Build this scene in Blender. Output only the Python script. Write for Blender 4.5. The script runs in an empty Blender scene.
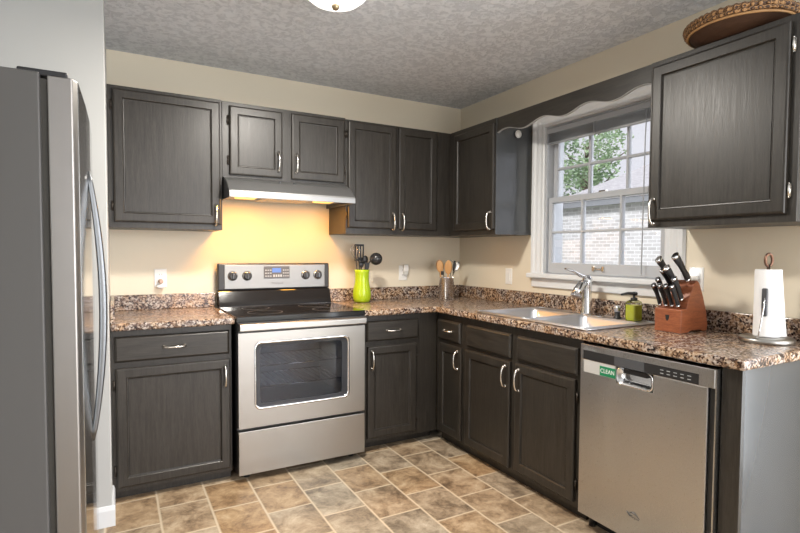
import bpy, bmesh, math, random
from mathutils import Vector, Matrix
random.seed(7)
SC = bpy.context.scene
COL = SC.collection
R = math.radians

# ------------------------------------------------------------------ camera
cam = bpy.data.cameras.new('camera'); camo = bpy.data.objects.new('camera', cam); COL.objects.link(camo)
yaw, pit, rol = R(29.2776), R(-2.3296), R(-0.3368)
Fw = Vector((math.sin(yaw)*math.cos(pit), math.cos(yaw)*math.cos(pit), math.sin(pit)))
R0 = Vector((math.cos(yaw), -math.sin(yaw), 0)); U0 = R0.cross(Fw)
Rt_ = math.cos(rol)*R0 - math.sin(rol)*U0; Up_ = math.sin(rol)*R0 + math.cos(rol)*U0
M = Matrix(((Rt_.x, Up_.x, -Fw.x, -2.5061), (Rt_.y, Up_.y, -Fw.y, -3.5659), (Rt_.z, Up_.z, -Fw.z, 1.2745), (0, 0, 0, 1)))
camo.matrix_world = M
cam.sensor_width = 36; cam.lens = 519.393*36/800
cam.shift_x = (400-406.385)/800; cam.shift_y = (273.259-266.5)/800
cam.clip_start = .05
SC.camera = camo

# ------------------------------------------------------------------ world, sun, added fill lights, exposure
SC.view_settings.view_transform = 'Standard'; SC.view_settings.look = 'None'
SC.view_settings.gamma = 1; SC.view_settings.use_curve_mapping = False
SC.view_settings.exposure = 0.2
w = bpy.data.worlds.new('world'); SC.world = w; w.use_nodes = True
bg = w.node_tree.nodes['Background']; bg.inputs[0].default_value = (.86, .85, .93, 1); bg.inputs[1].default_value = .95
# overcast sky, brightest towards the south-east
nt_ = w.node_tree; tc_ = nt_.nodes.new('ShaderNodeTexCoord'); dp_ = nt_.nodes.new('ShaderNodeVectorMath'); dp_.operation = 'DOT_PRODUCT'
dp_.inputs[1].default_value = Vector((.68, -.70, .2)).normalized(); nt_.links.new(tc_.outputs['Generated'], dp_.inputs[0])
mr_ = nt_.nodes.new('ShaderNodeMapRange'); mr_.interpolation_type = 'SMOOTHSTEP'; nt_.links.new(dp_.outputs['Value'], mr_.inputs[0])
for i_, v_ in enumerate((.45, .98, .95, 3.8)): mr_.inputs[i_+1].default_value = v_
nt_.links.new(mr_.outputs[0], bg.inputs[1])
def light(name, kind, loc, energy, color, aim=None, **kw):
    d = bpy.data.lights.new(name, kind); d.energy = energy; d.color = color
    for k, v in kw.items(): setattr(d, k, v)
    o = bpy.data.objects.new(name, d); COL.objects.link(o); o.location = loc
    if aim is not None:
        o.rotation_euler = (Vector(aim)-Vector(loc)).to_track_quat('-Z', 'Y').to_euler()
    return o
light('sun', 'SUN', (0, 0, 9), 2.8, (1, .98, .96), (.75, -.1, 8.35), angle=R(8))
light('rear_fill_light', 'AREA', (-.95, -5.5, 1.35), 56, (1.0, .98, .95), (-1.2, 0, 1.25), shape='RECTANGLE', size=2.1, size_y=2.1)  # added area light behind the camera, at an invented doorway
light('side_fill_light', 'AREA', (.30, -3.75, 1.1), 85, (.86, .93, 1.0), (-2.2, -2.9, .9), shape='RECTANGLE', size=1.6, size_y=2.0)  # added area light outside the invented opening past the counter end

# ------------------------------------------------------------------ materials
def mat(name, col=(.5, .5, .5), rough=.5, metal=0, spec=.5, **kw):
    m = bpy.data.materials.new(name); m.use_nodes = True
    b = m.node_tree.nodes['Principled BSDF']
    b.inputs['Base Color'].default_value = (*col, 1); b.inputs['Roughness'].default_value = rough
    b.inputs['Metallic'].default_value = metal; b.inputs['Specular IOR Level'].default_value = spec
    for k, v in kw.items():
        b.inputs[k].default_value = v
    return m
class NT:
    """small node-building helper"""
    def __init__(s, m): s.t = m.node_tree; s.b = s.t.nodes['Principled BSDF']
    def n(s, typ, **kw):
        o = s.t.nodes.new(typ)
        for k, v in kw.items():
            if k.startswith('_'): setattr(o, k[1:], v)
            else: s.put(o, k.replace('__', ' '), v)
        return o
    def put(s, o, key, v):
        key = int(key[1:]) if key[0] == 'i' and key[1:].isdigit() else key
        if isinstance(v, bpy.types.NodeSocket): s.t.links.new(v, o.inputs[key])
        else: o.inputs[key].default_value = v
    def math(s, op, a, b=0.0, c=0.0):
        o = s.t.nodes.new('ShaderNodeMath'); o.operation = op
        for i, v in enumerate((a, b, c)):
            s.put(o, 'i%d' % i, v)
        return o.outputs[0]
    def ramp(s, f, stops, interp='LINEAR'):
        o = s.t.nodes.new('ShaderNodeValToRGB'); s.t.links.new(f, o.inputs[0]); o.color_ramp.interpolation = interp
        e = o.color_ramp.elements
        while len(e) < len(stops): e.new(.5)
        for i, (p, c) in enumerate(stops):
            e[i].position = p; e[i].color = (*c, 1)
        return o.outputs[0]
    def mix(s, f, a, b, typ='MIX'):
        o = s.t.nodes.new('ShaderNodeMix'); o.data_type = 'RGBA'; o.blend_type = typ
        s.put(o, 'i0', f)
        for i, v in ((6, a), (7, b)):
            if isinstance(v, bpy.types.NodeSocket): s.t.links.new(v, o.inputs[i])
            else: o.inputs[i].default_value = (*v, 1)
        return o.outputs[2]
    def coord(s, which='Object', scale=(1, 1, 1), rnd=False):
        tc = s.t.nodes.new('ShaderNodeTexCoord'); v = tc.outputs[which]
        if rnd:
            oi = s.t.nodes.new('ShaderNodeObjectInfo')
            o = s.t.nodes.new('ShaderNodeVectorMath'); o.operation = 'MULTIPLY_ADD'
            cx = s.t.nodes.new('ShaderNodeCombineXYZ')
            for i in range(3): s.t.links.new(oi.outputs['Random'], cx.inputs[i])
            s.t.links.new(cx.outputs[0], o.inputs[0]); o.inputs[1].default_value = (13, 17, 7); s.t.links.new(v, o.inputs[2])
            v = o.outputs[0]
        mp = s.t.nodes.new('ShaderNodeMapping'); s.t.links.new(v, mp.inputs[0]); mp.inputs['Scale'].default_value = scale
        return mp.outputs[0]
    def noise(s, v, scale, detail=4, rough=.55, dist=0.0):
        o = s.n('ShaderNodeTexNoise', Scale=scale, Detail=detail, Roughness=rough, Distortion=dist); s.t.links.new(v, o.inputs['Vector'])
        return o.outputs['Fac']
    def bump(s, h, strength, dist=.002):
        o = s.n('ShaderNodeBump', Strength=strength, Distance=dist); s.t.links.new(h, o.inputs['Height'])
        s.t.links.new(o.outputs[0], s.b.inputs['Normal'])
    def to(s, key, v): s.put(s.b, key, v)

def wood_mat(name, sc, dark, lite, rough=.36):
    m = mat(name, dark, rough); t = NT(m)
    v = t.coord('Object', sc, rnd=True)
    g = t.noise(v, 5.0, 6, .62, .35)
    f = t.noise(v, 26.0, 3, .6)
    h = t.math('ADD', t.math('MULTIPLY', g, .6), t.math('MULTIPLY', f, .4))
    t.to('Base Color', t.ramp(h, [(.36, dark), (.50, tuple(.55*a+.45*b for a, b in zip(dark, lite))), (.66, lite)]))
    t.to('Roughness', t.math('MULTIPLY_ADD', h, .30, rough-.13))
    t.bump(h, .5, .0012)
    return m
DK, LT = (.0138, .0113, .0086), (.038, .0325, .0262)
WV = wood_mat('stained_oak_vertical', (16, 16, 1.1), DK, LT)
WH = wood_mat('stained_oak_horizontal', (1.1, 1.1, 16), DK, LT)
GAP = mat('dark_recess', (.012, .011, .010), .7)

def paint(name, col, rough=.6, bscale=300, bs=.12):
    m = mat(name, col, rough, spec=.35); t = NT(m)
    t.bump(t.noise(t.coord('Object'), bscale, 2), bs, .0006)
    return m
WALL = paint('cream_wall_paint', (.73, .655, .52))
WALLG = paint('pale_grey_wall_paint', (.45, .45, .435))
WHITE = paint('white_trim_paint', (.69, .70, .71), .35, 200, .05)
WINW = mat('white_vinyl', (.46, .475, .50), .35)
CEIL = mat('knockdown_ceiling', (.66, .67, .69), .8, spec=.25); t = NT(CEIL)
v = t.coord('Object')
n1 = t.noise(v, 26, 5, .6, .9); n2 = t.noise(v, 70, 3, .6, .4)
hh = t.math('ADD', t.ramp(n1, [(.44, (0, 0, 0)), (.54, (1, 1, 1))]), t.math('MULTIPLY', n2, .5))
t.bump(hh, .75, .005)
t.to('Base Color', t.ramp(n1, [(.40, (.64, .66, .70)), (.56, (.80, .82, .86))]))

def granite_mat():
    m = mat('speckled_laminate', (.3, .2, .15), .22, spec=.5); t = NT(m)
    v = t.coord('Object')
    big = t.noise(v, 9, 4, .6, 1.2)
    mid = t.noise(v, 55, 5, .68, .8)
    vo = t.n('ShaderNodeTexVoronoi', Scale=120.0); t.t.links.new(v, vo.inputs['Vector'])
    cell = t.n('ShaderNodeSeparateColor'); t.t.links.new(vo.outputs['Color'], cell.inputs[0])
    k = t.math('ADD', t.math('MULTIPLY', mid, .72), t.math('MULTIPLY', cell.outputs[0], .28))
    warm = t.ramp(k, [(.34, (.020, .012, .009)), (.42, (.10, .052, .03)), (.50, (.28, .17, .095)), (.58, (.42, .29, .19)), (.68, (.54, .44, .33))])
    cool = t.ramp(k, [(.36, (.016, .012, .012)), (.44, (.085, .05, .04)), (.51, (.22, .165, .135)), (.59, (.37, .31, .27)), (.69, (.54, .49, .44))])
    base = t.mix(t.ramp(big, [(.42, (0, 0, 0)), (.58, (1, 1, 1))]), warm, cool)
    t.to('Base Color', base)
    t.bump(mid, .05, .0005)
    return m
GRAN = granite_mat()

def floor_mat():
    m = mat('slate_look_tile', (.3, .22, .15), .35); t = NT(m)
    tc = t.n('ShaderNodeTexCoord'); sx = t.n('ShaderNodeSeparateXYZ'); t.t.links.new(tc.outputs['Object'], sx.inputs[0])
    X = t.math('DIVIDE', t.math('ADD', sx.outputs[0], .738), .2283)
    cx = t.math('FLOOR', X); fx = t.math('SUBTRACT', X, cx)
    odd = t.math('ABSOLUTE', t.math('MODULO', cx, 2.0))
    Y = t.math('DIVIDE', t.math('ADD', t.math('ADD', sx.outputs[1], .775-.1525), t.math('MULTIPLY', odd, .1525)), .305)
    cy = t.math('FLOOR', Y); fy = t.math('SUBTRACT', Y, cy)
    dx = t.math('MULTIPLY', t.math('SUBTRACT', .5, t.math('ABSOLUTE', t.math('SUBTRACT', fx, .5))), .2283)
    dy = t.math('MULTIPLY', t.math('SUBTRACT', .5, t.math('ABSOLUTE', t.math('SUBTRACT', fy, .5))), .305)
    d = t.math('MINIMUM', dx, dy)
    cv = t.n('ShaderNodeCombineXYZ'); t.t.links.new(cx, cv.inputs[0]); t.t.links.new(cy, cv.inputs[1])
    wn = t.n('ShaderNodeTexWhiteNoise', _noise_dimensions='2D'); t.t.links.new(cv.outputs[0], wn.inputs['Vector'])
    off = t.n('ShaderNodeVectorMath', _operation='MULTIPLY_ADD'); t.t.links.new(wn.outputs['Color'], off.inputs[0]); off.inputs[1].default_value = (9, 9, 9); t.t.links.new(tc.outputs['Object'], off.inputs[2])
    ncl = t.noise(off.outputs[0], 8, 7, .68, .5); nf = t.noise(off.outputs[0], 45, 5, .7, .3)
    k = t.math('ADD', t.math('MULTIPLY', ncl, .75), t.math('MULTIPLY', nf, .25))
    brown = t.ramp(k, [(.36, (.15, .088, .046)), (.46, (.34, .21, .105)), (.55, (.50, .335, .18)), (.66, (.64, .48, .30))])
    grey = t.ramp(k, [(.36, (.13, .11, .085)), (.46, (.275, .24, .185)), (.55, (.42, .375, .30)), (.66, (.57, .52, .43))])
    mx = t.mix(t.ramp(wn.outputs['Value'], [(.1, (.1, .1, .1)), (.9, (.9, .9, .9))]), brown, grey)
    # light cement grout
    gm = t.ramp(d, [(.0032, (1, 1, 1)), (.0052, (0, 0, 0))])
    t.to('Base Color', t.mix(1.0, t.mix(gm, mx, (.68, .57, .42)), (.86, .84, .82), 'MULTIPLY'))
    t.to('Roughness', t.math('MULTIPLY_ADD', nf, .35, .25))
    hgt = t.math('ADD', t.math('MULTIPLY', k, .6), t.ramp(d, [(.002, (0, 0, 0)), (.007, (1, 1, 1))]))
    t.bump(hgt, .45, .003)
    return m
FLOOR = floor_mat()

def steel_mat(name, col, rough, sc, wav=.10):
    m = mat(name, col, rough, 1.0); t = NT(m)
    v = t.coord('Object', sc)
    n = t.noise(v, 40, 3, .6)
    t.to('Roughness', t.math('MULTIPLY_ADD', n, .22, rough-.11))
    big = t.noise(t.coord('Object', tuple(q*.25 for q in sc)), 1.6, 1)
    t.bump(t.math('ADD', t.math('MULTIPLY', n, .03), big), wav, .010)
    return m
STEEL = steel_mat('brushed_steel', (.385, .372, .350), .34, (1.2, 1.2, 22))
HOODS = steel_mat('hood_steel', (.33, .33, .33), .52, (1.2, 1.2, 22))
PANELS = steel_mat('panel_steel', (.27, .263, .25), .42, (1.2, 1.2, 22))
FRST = steel_mat('fridge_steel', (.33, .315, .30), .38, (22, 22, 1.2))
STEELV = steel_mat('brushed_steel_vertical', (.52, .515, .51), .30, (22, 22, 1.2), .4)
CHROME = mat('chrome', (.75, .75, .76), .14, 1.0)
NICKEL = mat('satin_nickel', (.72, .69, .64), .24, 1.0)
BASIN = mat('sink_steel', (.64, .64, .66), .36, 1.0)
BRONZE = mat('dark_bronze', (.06, .05, .042), .4, .8)
BLACK = mat('black_gloss', (.010, .010, .011), .10)
BLACKM = mat('black_satin', (.018, .018, .019), .38)
DGREY = mat('dark_grey_plastic', (.07, .073, .08), .35)
SATIN = mat('charcoal_satin_paint', (.060, .065, .070), .22, spec=1.0)
FRSIDE = paint('fridge_grey_enamel', (.088, .084, .080), .38, 500, .25)
GASKET = mat('grey_gasket', (.05, .047, .04), .6)
PLW = mat('white_plastic', (.80, .79, .76), .35)
PAPER = paint('paper_towel', (.82, .82, .82), .9, 120, .3)
LIME = mat('lime_glaze', (.35, .50, .012), .16)
GREENL = mat('green_dish_soap', (.60, .60, .06), .15)
WOODL = mat('beech_wood', (.55, .29, .11), .5)
WOODD = mat('brown_wood', (.20, .09, .035), .5)
BLOCK = wood_mat('cherry_wood', (3, 3, 22), (.20, .055, .022), (.36, .115, .045), .38)
LABELG = mat('green_magnet', (.006, .20, .085), .4)
SIGNW = mat('white_lettering', (.80, .82, .80), .5)
MARK = mat('grey_lettering', (.10, .10, .10), .4)
KEYMARK = mat('pale_key_marks', (.40, .42, .44), .4)
LCD = mat('lit_display', (.02, .04, .12), .2, **{'Emission Color': (.12, .28, .8, 1), 'Emission Strength': .6})
LAMPG = mat('lit_frosted_glass', (.9, .9, .88), .3, **{'Emission Color': (1, .97, .92, 1), 'Emission Strength': 1.5})
HOODL = mat('lit_hood_lens', (.9, .7, .4), .3, **{'Emission Color': (1, .55, .12, 1), 'Emission Strength': 1.6})
NLIGHT = mat('lit_night_light', (.9, .9, .95), .3, **{'Emission Color': (.92, .96, 1, 1), 'Emission Strength': 1.5})
def wicker_mat():
    m = mat('brown_wicker', (.3, .15, .06), .55); t = NT(m)
    v = t.coord('Object')
    wv = t.n('ShaderNodeTexWave', _bands_direction='DIAGONAL', Scale=55.0, Distortion=2.0); t.t.links.new(v, wv.inputs['Vector'])
    t.to('Base Color', t.ramp(wv.outputs['Fac'], [(.25, (.05, .02, .008)), (.7, (.36, .19, .075))]))
    t.bump(wv.outputs['Fac'], .8, .004)
    return m
WICK = wicker_mat()
WICKD = mat('dark_woven_base', (.06, .026, .012), .6); t = NT(WICKD)
t.bump(t.noise(t.coord('Object', (8, 8, 60)), 9, 3), .6, .003)
def thin_glass(name, refl, tint):
    m = bpy.data.materials.new(name); m.use_nodes = True; nt = m.node_tree
    for n in list(nt.nodes): nt.nodes.remove(n)
    o = nt.nodes.new('ShaderNodeOutputMaterial'); mx = nt.nodes.new('ShaderNodeMixShader')
    tr = nt.nodes.new('ShaderNodeBsdfTransparent'); gl = nt.nodes.new('ShaderNodeBsdfGlossy'); lw = nt.nodes.new('ShaderNodeFresnel')
    lw.inputs['IOR'].default_value = refl
    tr.inputs[0].default_value = (*tint, 1); gl.inputs['Roughness'].default_value = .02
    nt.links.new(lw.outputs[0], mx.inputs[0]); nt.links.new(tr.outputs[0], mx.inputs[1]); nt.links.new(gl.outputs[0], mx.inputs[2]); nt.links.new(mx.outputs[0], o.inputs[0])
    return m
GLASS = thin_glass('window_glass', 1.35, (.95, .96, .96))
OVENG = thin_glass('tinted_oven_glass', 1.5, (.62, .64, .68))
CLEARG = thin_glass('clear_bottle', 1.4, (.90, .93, .86))
def brick_mat():
    m = mat('pale_brick', (.5, .45, .42), .85); t = NT(m)
    v = t.coord('Object')
    # the wall faces west: bricks run along y, courses along z
    sx = t.n('ShaderNodeSeparateXYZ'); t.t.links.new(v, sx.inputs[0]); cv = t.n('ShaderNodeCombineXYZ')
    t.t.links.new(sx.outputs[1], cv.inputs[0]); t.t.links.new(sx.outputs[2], cv.inputs[1])
    b = t.n('ShaderNodeTexBrick', Scale=1.0); t.t.links.new(cv.outputs[0], b.inputs['Vector'])
    b.inputs['Brick Width'].default_value = .21; b.inputs['Row Height'].default_value = .078; b.inputs['Mortar Size'].default_value = .010
    b.inputs['Color1'].default_value = (.50, .49, .51, 1); b.inputs['Color2'].default_value = (.70, .69, .72, 1); b.inputs['Mortar'].default_value = (.80, .80, .83, 1)
    t.to('Base Color', b.outputs['Color'])
    return m
BRICK = brick_mat()
SHING = mat('grey_shingles', (.44, .43, .44), .9); t = NT(SHING)
t.to('Base Color', t.ramp(t.noise(t.coord('Object', (3, 1, 8)), 9, 4), [(.35, (.36, .35, .37)), (.65, (.52, .51, .53))]))
FASC = mat('grey_fascia', (.27, .28, .31), .6)
LEAF = mat('tree_leaves', (.16, .27, .10), .6); t = NT(LEAF)
t.to('Base Color', t.ramp(t.noise(t.coord('Object'), 1.6, 3), [(.35, (.20, .30, .18)), (.65, (.42, .56, .32))]))
BARK = mat('tree_bark', (.12, .09, .07), .9)
GRASS = mat('lawn_grass', (.14, .22, .07), .9); t = NT(GRASS)
t.to('Base Color', t.ramp(t.noise(t.coord('Object'), 6, 4), [(.35, (.15, .17, .10)), (.65, (.27, .29, .2))]))
BLIND = mat('grey_white_slats', (.42, .43, .45), .45)

# ------------------------------------------------------------------ builders
ID = lambda p: p
BKF = lambda p: (p[0], -p[1], p[2])          # back-wall frame: (along, out, up)
RTF = lambda p: (-p[1], -p[0], p[2])         # right-wall frame: (along, out, up)
class MB:
    def __init__(s, T=ID): s.bm = bmesh.new(); s.T = T
    def V(s, p): return s.bm.verts.new(s.T(p))
    def F(s, vs, smooth=False):
        try:
            f = s.bm.faces.new(vs); f.smooth = smooth; return f
        except ValueError: return None
    def box(s, a0, a1, b0, b1, c0, c1):
        v = [s.V((a, b, c)) for a in (a0, a1) for b in (b0, b1) for c in (c0, c1)]
        for q in ((0, 1, 3, 2), (4, 6, 7, 5), (0, 4, 5, 1), (2, 3, 7, 6), (0, 2, 6, 4), (1, 5, 7, 3)): s.F([v[i] for i in q])
        return s
    def loops(s, loops, cap0=True, cap1=True, closed=True, smooth=False):
        rows = [[s.V(p) for p in L] for L in loops]; n = len(rows[0])
        for a, b in zip(rows, rows[1:]):
            for i in range(n if closed else n-1): s.F([a[i], a[(i+1) % n], b[(i+1) % n], b[i]], smooth)
        if cap0: s.F(list(reversed(rows[0])))
        if cap1: s.F(rows[-1])
        return s
    def prism(s, poly, lo, hi, axis=0):
        """poly given in the two remaining axes, extruded along axis from lo to hi"""
        def P(q, h):
            l = list(q); l.insert(axis, h); return tuple(l)
        return s.loops([[P(q, lo) for q in poly], [P(q, hi) for q in poly]])
    def lathe(s, prof, c, axis=(0, 0, 1), n=28, caps=True):
        """prof = [(radius, height)...] around an axis through c"""
        A = Vector(axis).normalized(); X = A.orthogonal().normalized(); Y = A.cross(X); c = Vector(c)
        L = [[tuple(c + A*h + (X*math.cos(2*math.pi*i/n) + Y*math.sin(2*math.pi*i/n))*max(r, 1e-4)) for i in range(n)] for r, h in prof]
        return s.loops(L, caps, caps, True, True)
    def cyl(s, p0, p1, r0, r1=None, n=20):
        r1 = r0 if r1 is None else r1; d = Vector(p1)-Vector(p0)
        return s.lathe([(r0, 0), (r1, d.length)], p0, d, n)
    def tube(s, pts, r, n=10, flat=1.0, up=None):
        pts = [Vector(p) for p in pts]; rr = r if isinstance(r, (list, tuple)) else [r]*len(pts); L = []
        X = None
        for i, p in enumerate(pts):
            d = (pts[min(i+1, len(pts)-1)] - pts[max(i-1, 0)]).normalized()
            if X is None: X = (Vector(up).cross(d).normalized() if up else d.orthogonal().normalized())
            X = (X - d*X.dot(d)).normalized(); Y = d.cross(X)
            L.append([tuple(p + (X*math.cos(2*math.pi*k/n) + Y*math.sin(2*math.pi*k/n)*flat)*rr[i]) for k in range(n)])
        return s.loops(L, True, True, True, True)
    def ball(s, c, r, sc=(1, 1, 1), n=14):
        prof = [(math.sin(math.pi*i/n), -math.cos(math.pi*i/n)) for i in range(n+1)]
        L = [[(c[0]+r*sc[0]*max(q, 1e-3)*math.cos(2*math.pi*k/(2*n)), c[1]+r*sc[1]*max(q, 1e-3)*math.sin(2*math.pi*k/(2*n)), c[2]+r*sc[2]*h) for k in range(2*n)] for q, h in prof]
        return s.loops(L, True, True, True, True)
    def grid(s, us, vs, keep, lo, hi, axis=2):
        """slab of grid cells; keep(u, v) picks the cells, so holes stay holes"""
        def P(u, v, h):
            l = [u, v]; l.insert(axis, h); return tuple(l)
        vt = {}
        def g(i, j, k):
            if (i, j, k) not in vt: vt[i, j, k] = s.V(P(us[i], vs[j], (lo, hi)[k]))
            return vt[i, j, k]
        K = {(i, j) for i in range(len(us)-1) for j in range(len(vs)-1) if keep((us[i]+us[i+1])/2, (vs[j]+vs[j+1])/2)}
        for i, j in K:
            for k in (0, 1): s.F([g(i, j, k), g(i+1, j, k), g(i+1, j+1, k), g(i, j+1, k)])
            if (i-1, j) not in K: s.F([g(i, j, 0), g(i, j+1, 0), g(i, j+1, 1), g(i, j, 1)])
            if (i+1, j) not in K: s.F([g(i+1, j, 0), g(i+1, j+1, 0), g(i+1, j+1, 1), g(i+1, j, 1)])
            if (i, j-1) not in K: s.F([g(i, j, 0), g(i+1, j, 0), g(i+1, j, 1), g(i, j, 1)])
            if (i, j+1) not in K: s.F([g(i, j+1, 0), g(i+1, j+1, 0), g(i+1, j+1, 1), g(i, j+1, 1)])
        return s
    def build(s, name, m, parent=None, bevel=0.0, seg=2, label=None, at=None):
        bmesh.ops.recalc_face_normals(s.bm, faces=s.bm.faces)
        org = world_loc(parent) if parent else Vector(at) if at is not None else Vector((0, 0, 0))
        bmesh.ops.translate(s.bm, verts=s.bm.verts, vec=-org)
        me = bpy.data.meshes.new(name); s.bm.to_mesh(me); s.bm.free()
        me.materials.append(m)
        o = bpy.data.objects.new(name, me); COL.objects.link(o)
        if parent: o.parent = parent
        else: o.location = org
        if bevel:
            b = o.modifiers.new('bevel', 'BEVEL'); b.width = bevel; b.segments = seg; b.limit_method = 'ANGLE'; b.angle_limit = R(35)
        if label: o['label'] = label
        return o
def world_loc(o):
    v = Vector(o.location)
    while o.parent: o = o.parent; v += Vector(o.location)
    return v
def tag(o, label, cat, group=None):
    o['label'] = label; o['category'] = cat
    if group: o['group'] = group
    return o
def thing(name, loc, label, cat, group=None):
    o = bpy.data.objects.new(name, None); COL.objects.link(o); o.location = loc; o.empty_display_size = .05
    return tag(o, label, cat, group)
def struct(o): o['kind'] = 'structure'; return o
def dup(o, parent=None):
    c = o.copy(); COL.objects.link(c)
    if parent: c.parent = parent
    for ch in list(o.children): dup(ch, c)
    return c
def text(body, size, loc, wall, m, parent, name='lettering', depth=.0004, sx=1.0):
    cu = bpy.data.curves.new('lettering', 'FONT'); cu.body = body; cu.size = size; cu.align_x = 'CENTER'; cu.align_y = 'CENTER'; cu.extrude = depth
    tmp = bpy.data.objects.new('lettering_source', cu); COL.objects.link(tmp)
    bpy.context.view_layer.update()
    me = bpy.data.meshes.new_from_object(tmp.evaluated_get(bpy.context.evaluated_depsgraph_get()))
    bpy.data.objects.remove(tmp)
    if wall == 'back': rot = Matrix(((1, 0, 0), (0, 0, -1), (0, 1, 0)))
    else: rot = Matrix(((0, 0, -1), (-1, 0, 0), (0, 1, 0)))
    me.transform((rot @ Matrix.Diagonal((sx, 1, 1))).to_4x4())
    me.transform(Matrix.Translation(Vector(loc)-world_loc(parent)))
    me.materials.clear(); me.materials.append(m)
    o = bpy.data.objects.new(name, me); COL.objects.link(o); o.parent = parent
    return o
def rrect(u0, u1, z0, z1, r, n=5):
    """rounded rectangle outline as (u, z) points"""
    P = []
    for cu, cz, a in ((u1-r, z1-r, 0), (u0+r, z1-r, 90), (u0+r, z0+r, 180), (u1-r, z0+r, 270)):
        for i in range(n+1):
            q = R(a+90*i/n); P.append((cu+r*math.cos(q), cz+r*math.sin(q)))
    return P

# ---- cabinet pieces
def ring(u0, u1, z0, z1, i, w): return [(u0+i, w, z0+i), (u1-i, w, z0+i), (u1-i, w, z1-i), (u0+i, w, z1-i)]
def door_mb(T, u0, u1, z0, z1, w0, th=.020, fw=.046):
    q = lambda i, w: ring(u0, u1, z0, z1, i, w)
    return MB(T).loops([q(0, w0), q(0, w0+th-.006), q(.003, w0+th-.002), q(.009, w0+th), q(fw, w0+th), q(fw+.003, w0+th-.003),
                        q(fw+.005, w0+th-.010), q(fw+.009, w0+th-.011), q(fw+.011, w0+th-.009)])
def slab_mb(T, u0, u1, z0, z1, w0, th=.019):
    q = lambda i, w: ring(u0, u1, z0, z1, i, w)
    return MB(T).loops([q(0, w0), q(0, w0+th-.009), q(.008, w0+th-.002), q(.011, w0+th)])
def pull(T, u, z, w, parent, horiz=False, L=.112):
    m = MB(T); h = L/2
    P = (lambda a, o: (u+a, o, z)) if horiz else (lambda a, o: (u, o, z+a))
    pts = [P(h*math.cos(math.pi*i/14), w+.004+.026*math.sin(math.pi*i/14)**.8) for i in range(15)]
    rr = [.0052+.0022*abs(math.cos(math.pi*i/14))**4 for i in range(15)]
    m.tube(pts, rr, 8)
    for a in (-h, h):
        m.lathe([(.0095, 0), (.0095, .003), (.006, .008)], P(a, w), (0, 1, 0), 12)
    return m.build('handle', NICKEL, parent)
def hinge(T, u, z, w, parent, m=None):
    b = MB(T); b.box(u-.006, u+.006, w, w+.003, z-.024, z+.024)
    b.cyl((u, w+.006, z-.022), (u, w+.006, z+.022), .0052, n=10)
    b.cyl((u, w+.006, z-.028), (u, w+.006, z-.024), .0035, n=8); b.cyl((u, w+.006, z+.024), (u, w+.006, z+.028), .0035, n=8)
    return b.build('hinge', m or BRONZE, parent)
def door(T, root, u0, u1, z0, z1, w0, hside=None, hz=None, hng=None, hm=None, fw=.046, hoff=.028):
    d = door_mb(T, u0, u1, z0, z1, w0, fw=fw).build('door', WV, root)
    if hside: pull(T, u0+hoff if hside == 'l' else u1-hoff, hz, w0+.020, d)
    if hng:
        x = u0-.007 if hng == 'l' else u1+.007
        for q in (z0+.085, z1-.085): hinge(T, x, q, w0, d, hm)
    return d
def drawer(T, root, u0, u1, z0, z1, w0, handle=True, name='drawer'):
    d = slab_mb(T, u0, u1, z0, z1, w0).build(name, WH, root)
    if handle: pull(T, (u0+u1)/2, (z0+z1)/2, w0+.019, d, True, .100 if u1-u0 > .3 else .085)
    return d
def carcass(T, root, u0, u1, z0, z1, depth, toe=0.0, openings=None, toew=.545, top=True):
    """hollow-backed box with a face frame in front; toe = height of the recessed toe kick"""
    b = MB(T); b.box(u0, u1, .002, depth-.019, z0+toe, z1)
    o = b.build('body', WV, root, .0015)
    f = MB(T); us = sorted({u0, u1} | {x for q in openings for x in q[:2]}); zs = sorted({z0+toe, z1} | {x for q in openings for x in q[2:]})
    def keep(u, z): return not any(q[0] < u < q[1] and q[2] < z < q[3] for q in openings)
    # face frame: grid in (u, z), extruded along the out axis
    f.grid(us, zs, keep, depth-.019, depth, axis=1)
    f.build('face_frame', WV, root, .001)
    if toe:
        MB(T).box(u0, u1, toew-.02, toew, z0, z0+toe).build('toe_kick', WV, root)
    return o

ZT, ZB, CT, CB = 2.1575, 1.3956, .912, .874
U, FB = .3144, .604
WCG, BCG = 'dark stained wall cabinets', 'dark stained base cabinets'

# ================================================================== SETTING
H = 2.455
XW = -3.45; YF = -5.6
struct(MB().box(XW, .1, YF, 0.0, -.06, 0).build('floor', FLOOR))
struct(MB().box(XW-.1, .15, YF-.1, .15, H, H+.1).build('ceiling', CEIL))
struct(MB().box(XW-.1, .15, .0, .15, 0, H).build('wall_back', WALL))
WY0, WY1, WZ0, WZ1 = .985, 1.862, 1.135, 2.105      # window opening along the right wall
DY0, DY1, DZ = 2.95, 4.55, 2.05                     # invented side opening outside the frame, lets the added fill in
b = MB(RTF); b.grid([0, WY0, WY1, DY0, DY1, -YF], [0, WZ0, DZ, WZ1, H], lambda u, z: not (WY0 < u < WY1 and WZ0 < z < WZ1) and not (DY0 < u < DY1 and z < DZ), -.15, 0.0, axis=1)
struct(b.build('wall_right', WALL))
struct(MB().box(XW-.1, XW, YF, 0, 0, H).build('wall_left', WALLG))
struct(MB().box(XW, -2.535, -.8413, 0, 0, H).build('wall_alcove', WALLG, None, .004))
b = MB(); b.grid([XW-.1, -2.05, -.05, .15], [0, 2.35, H], lambda x, z: not (-2.05 < x < -.05 and z < 2.35), YF-.1, YF, axis=1)
struct(b.build('wall_front', WALLG))
b = MB()
P = [(-.8413, 0), (-.8533, 0), (-.8533, .075), (-.8483, .092), (-.8413, .095)]
b.prism(P, XW, -2.523, 0)
struct(b.build('baseboard_left', WHITE))
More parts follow.
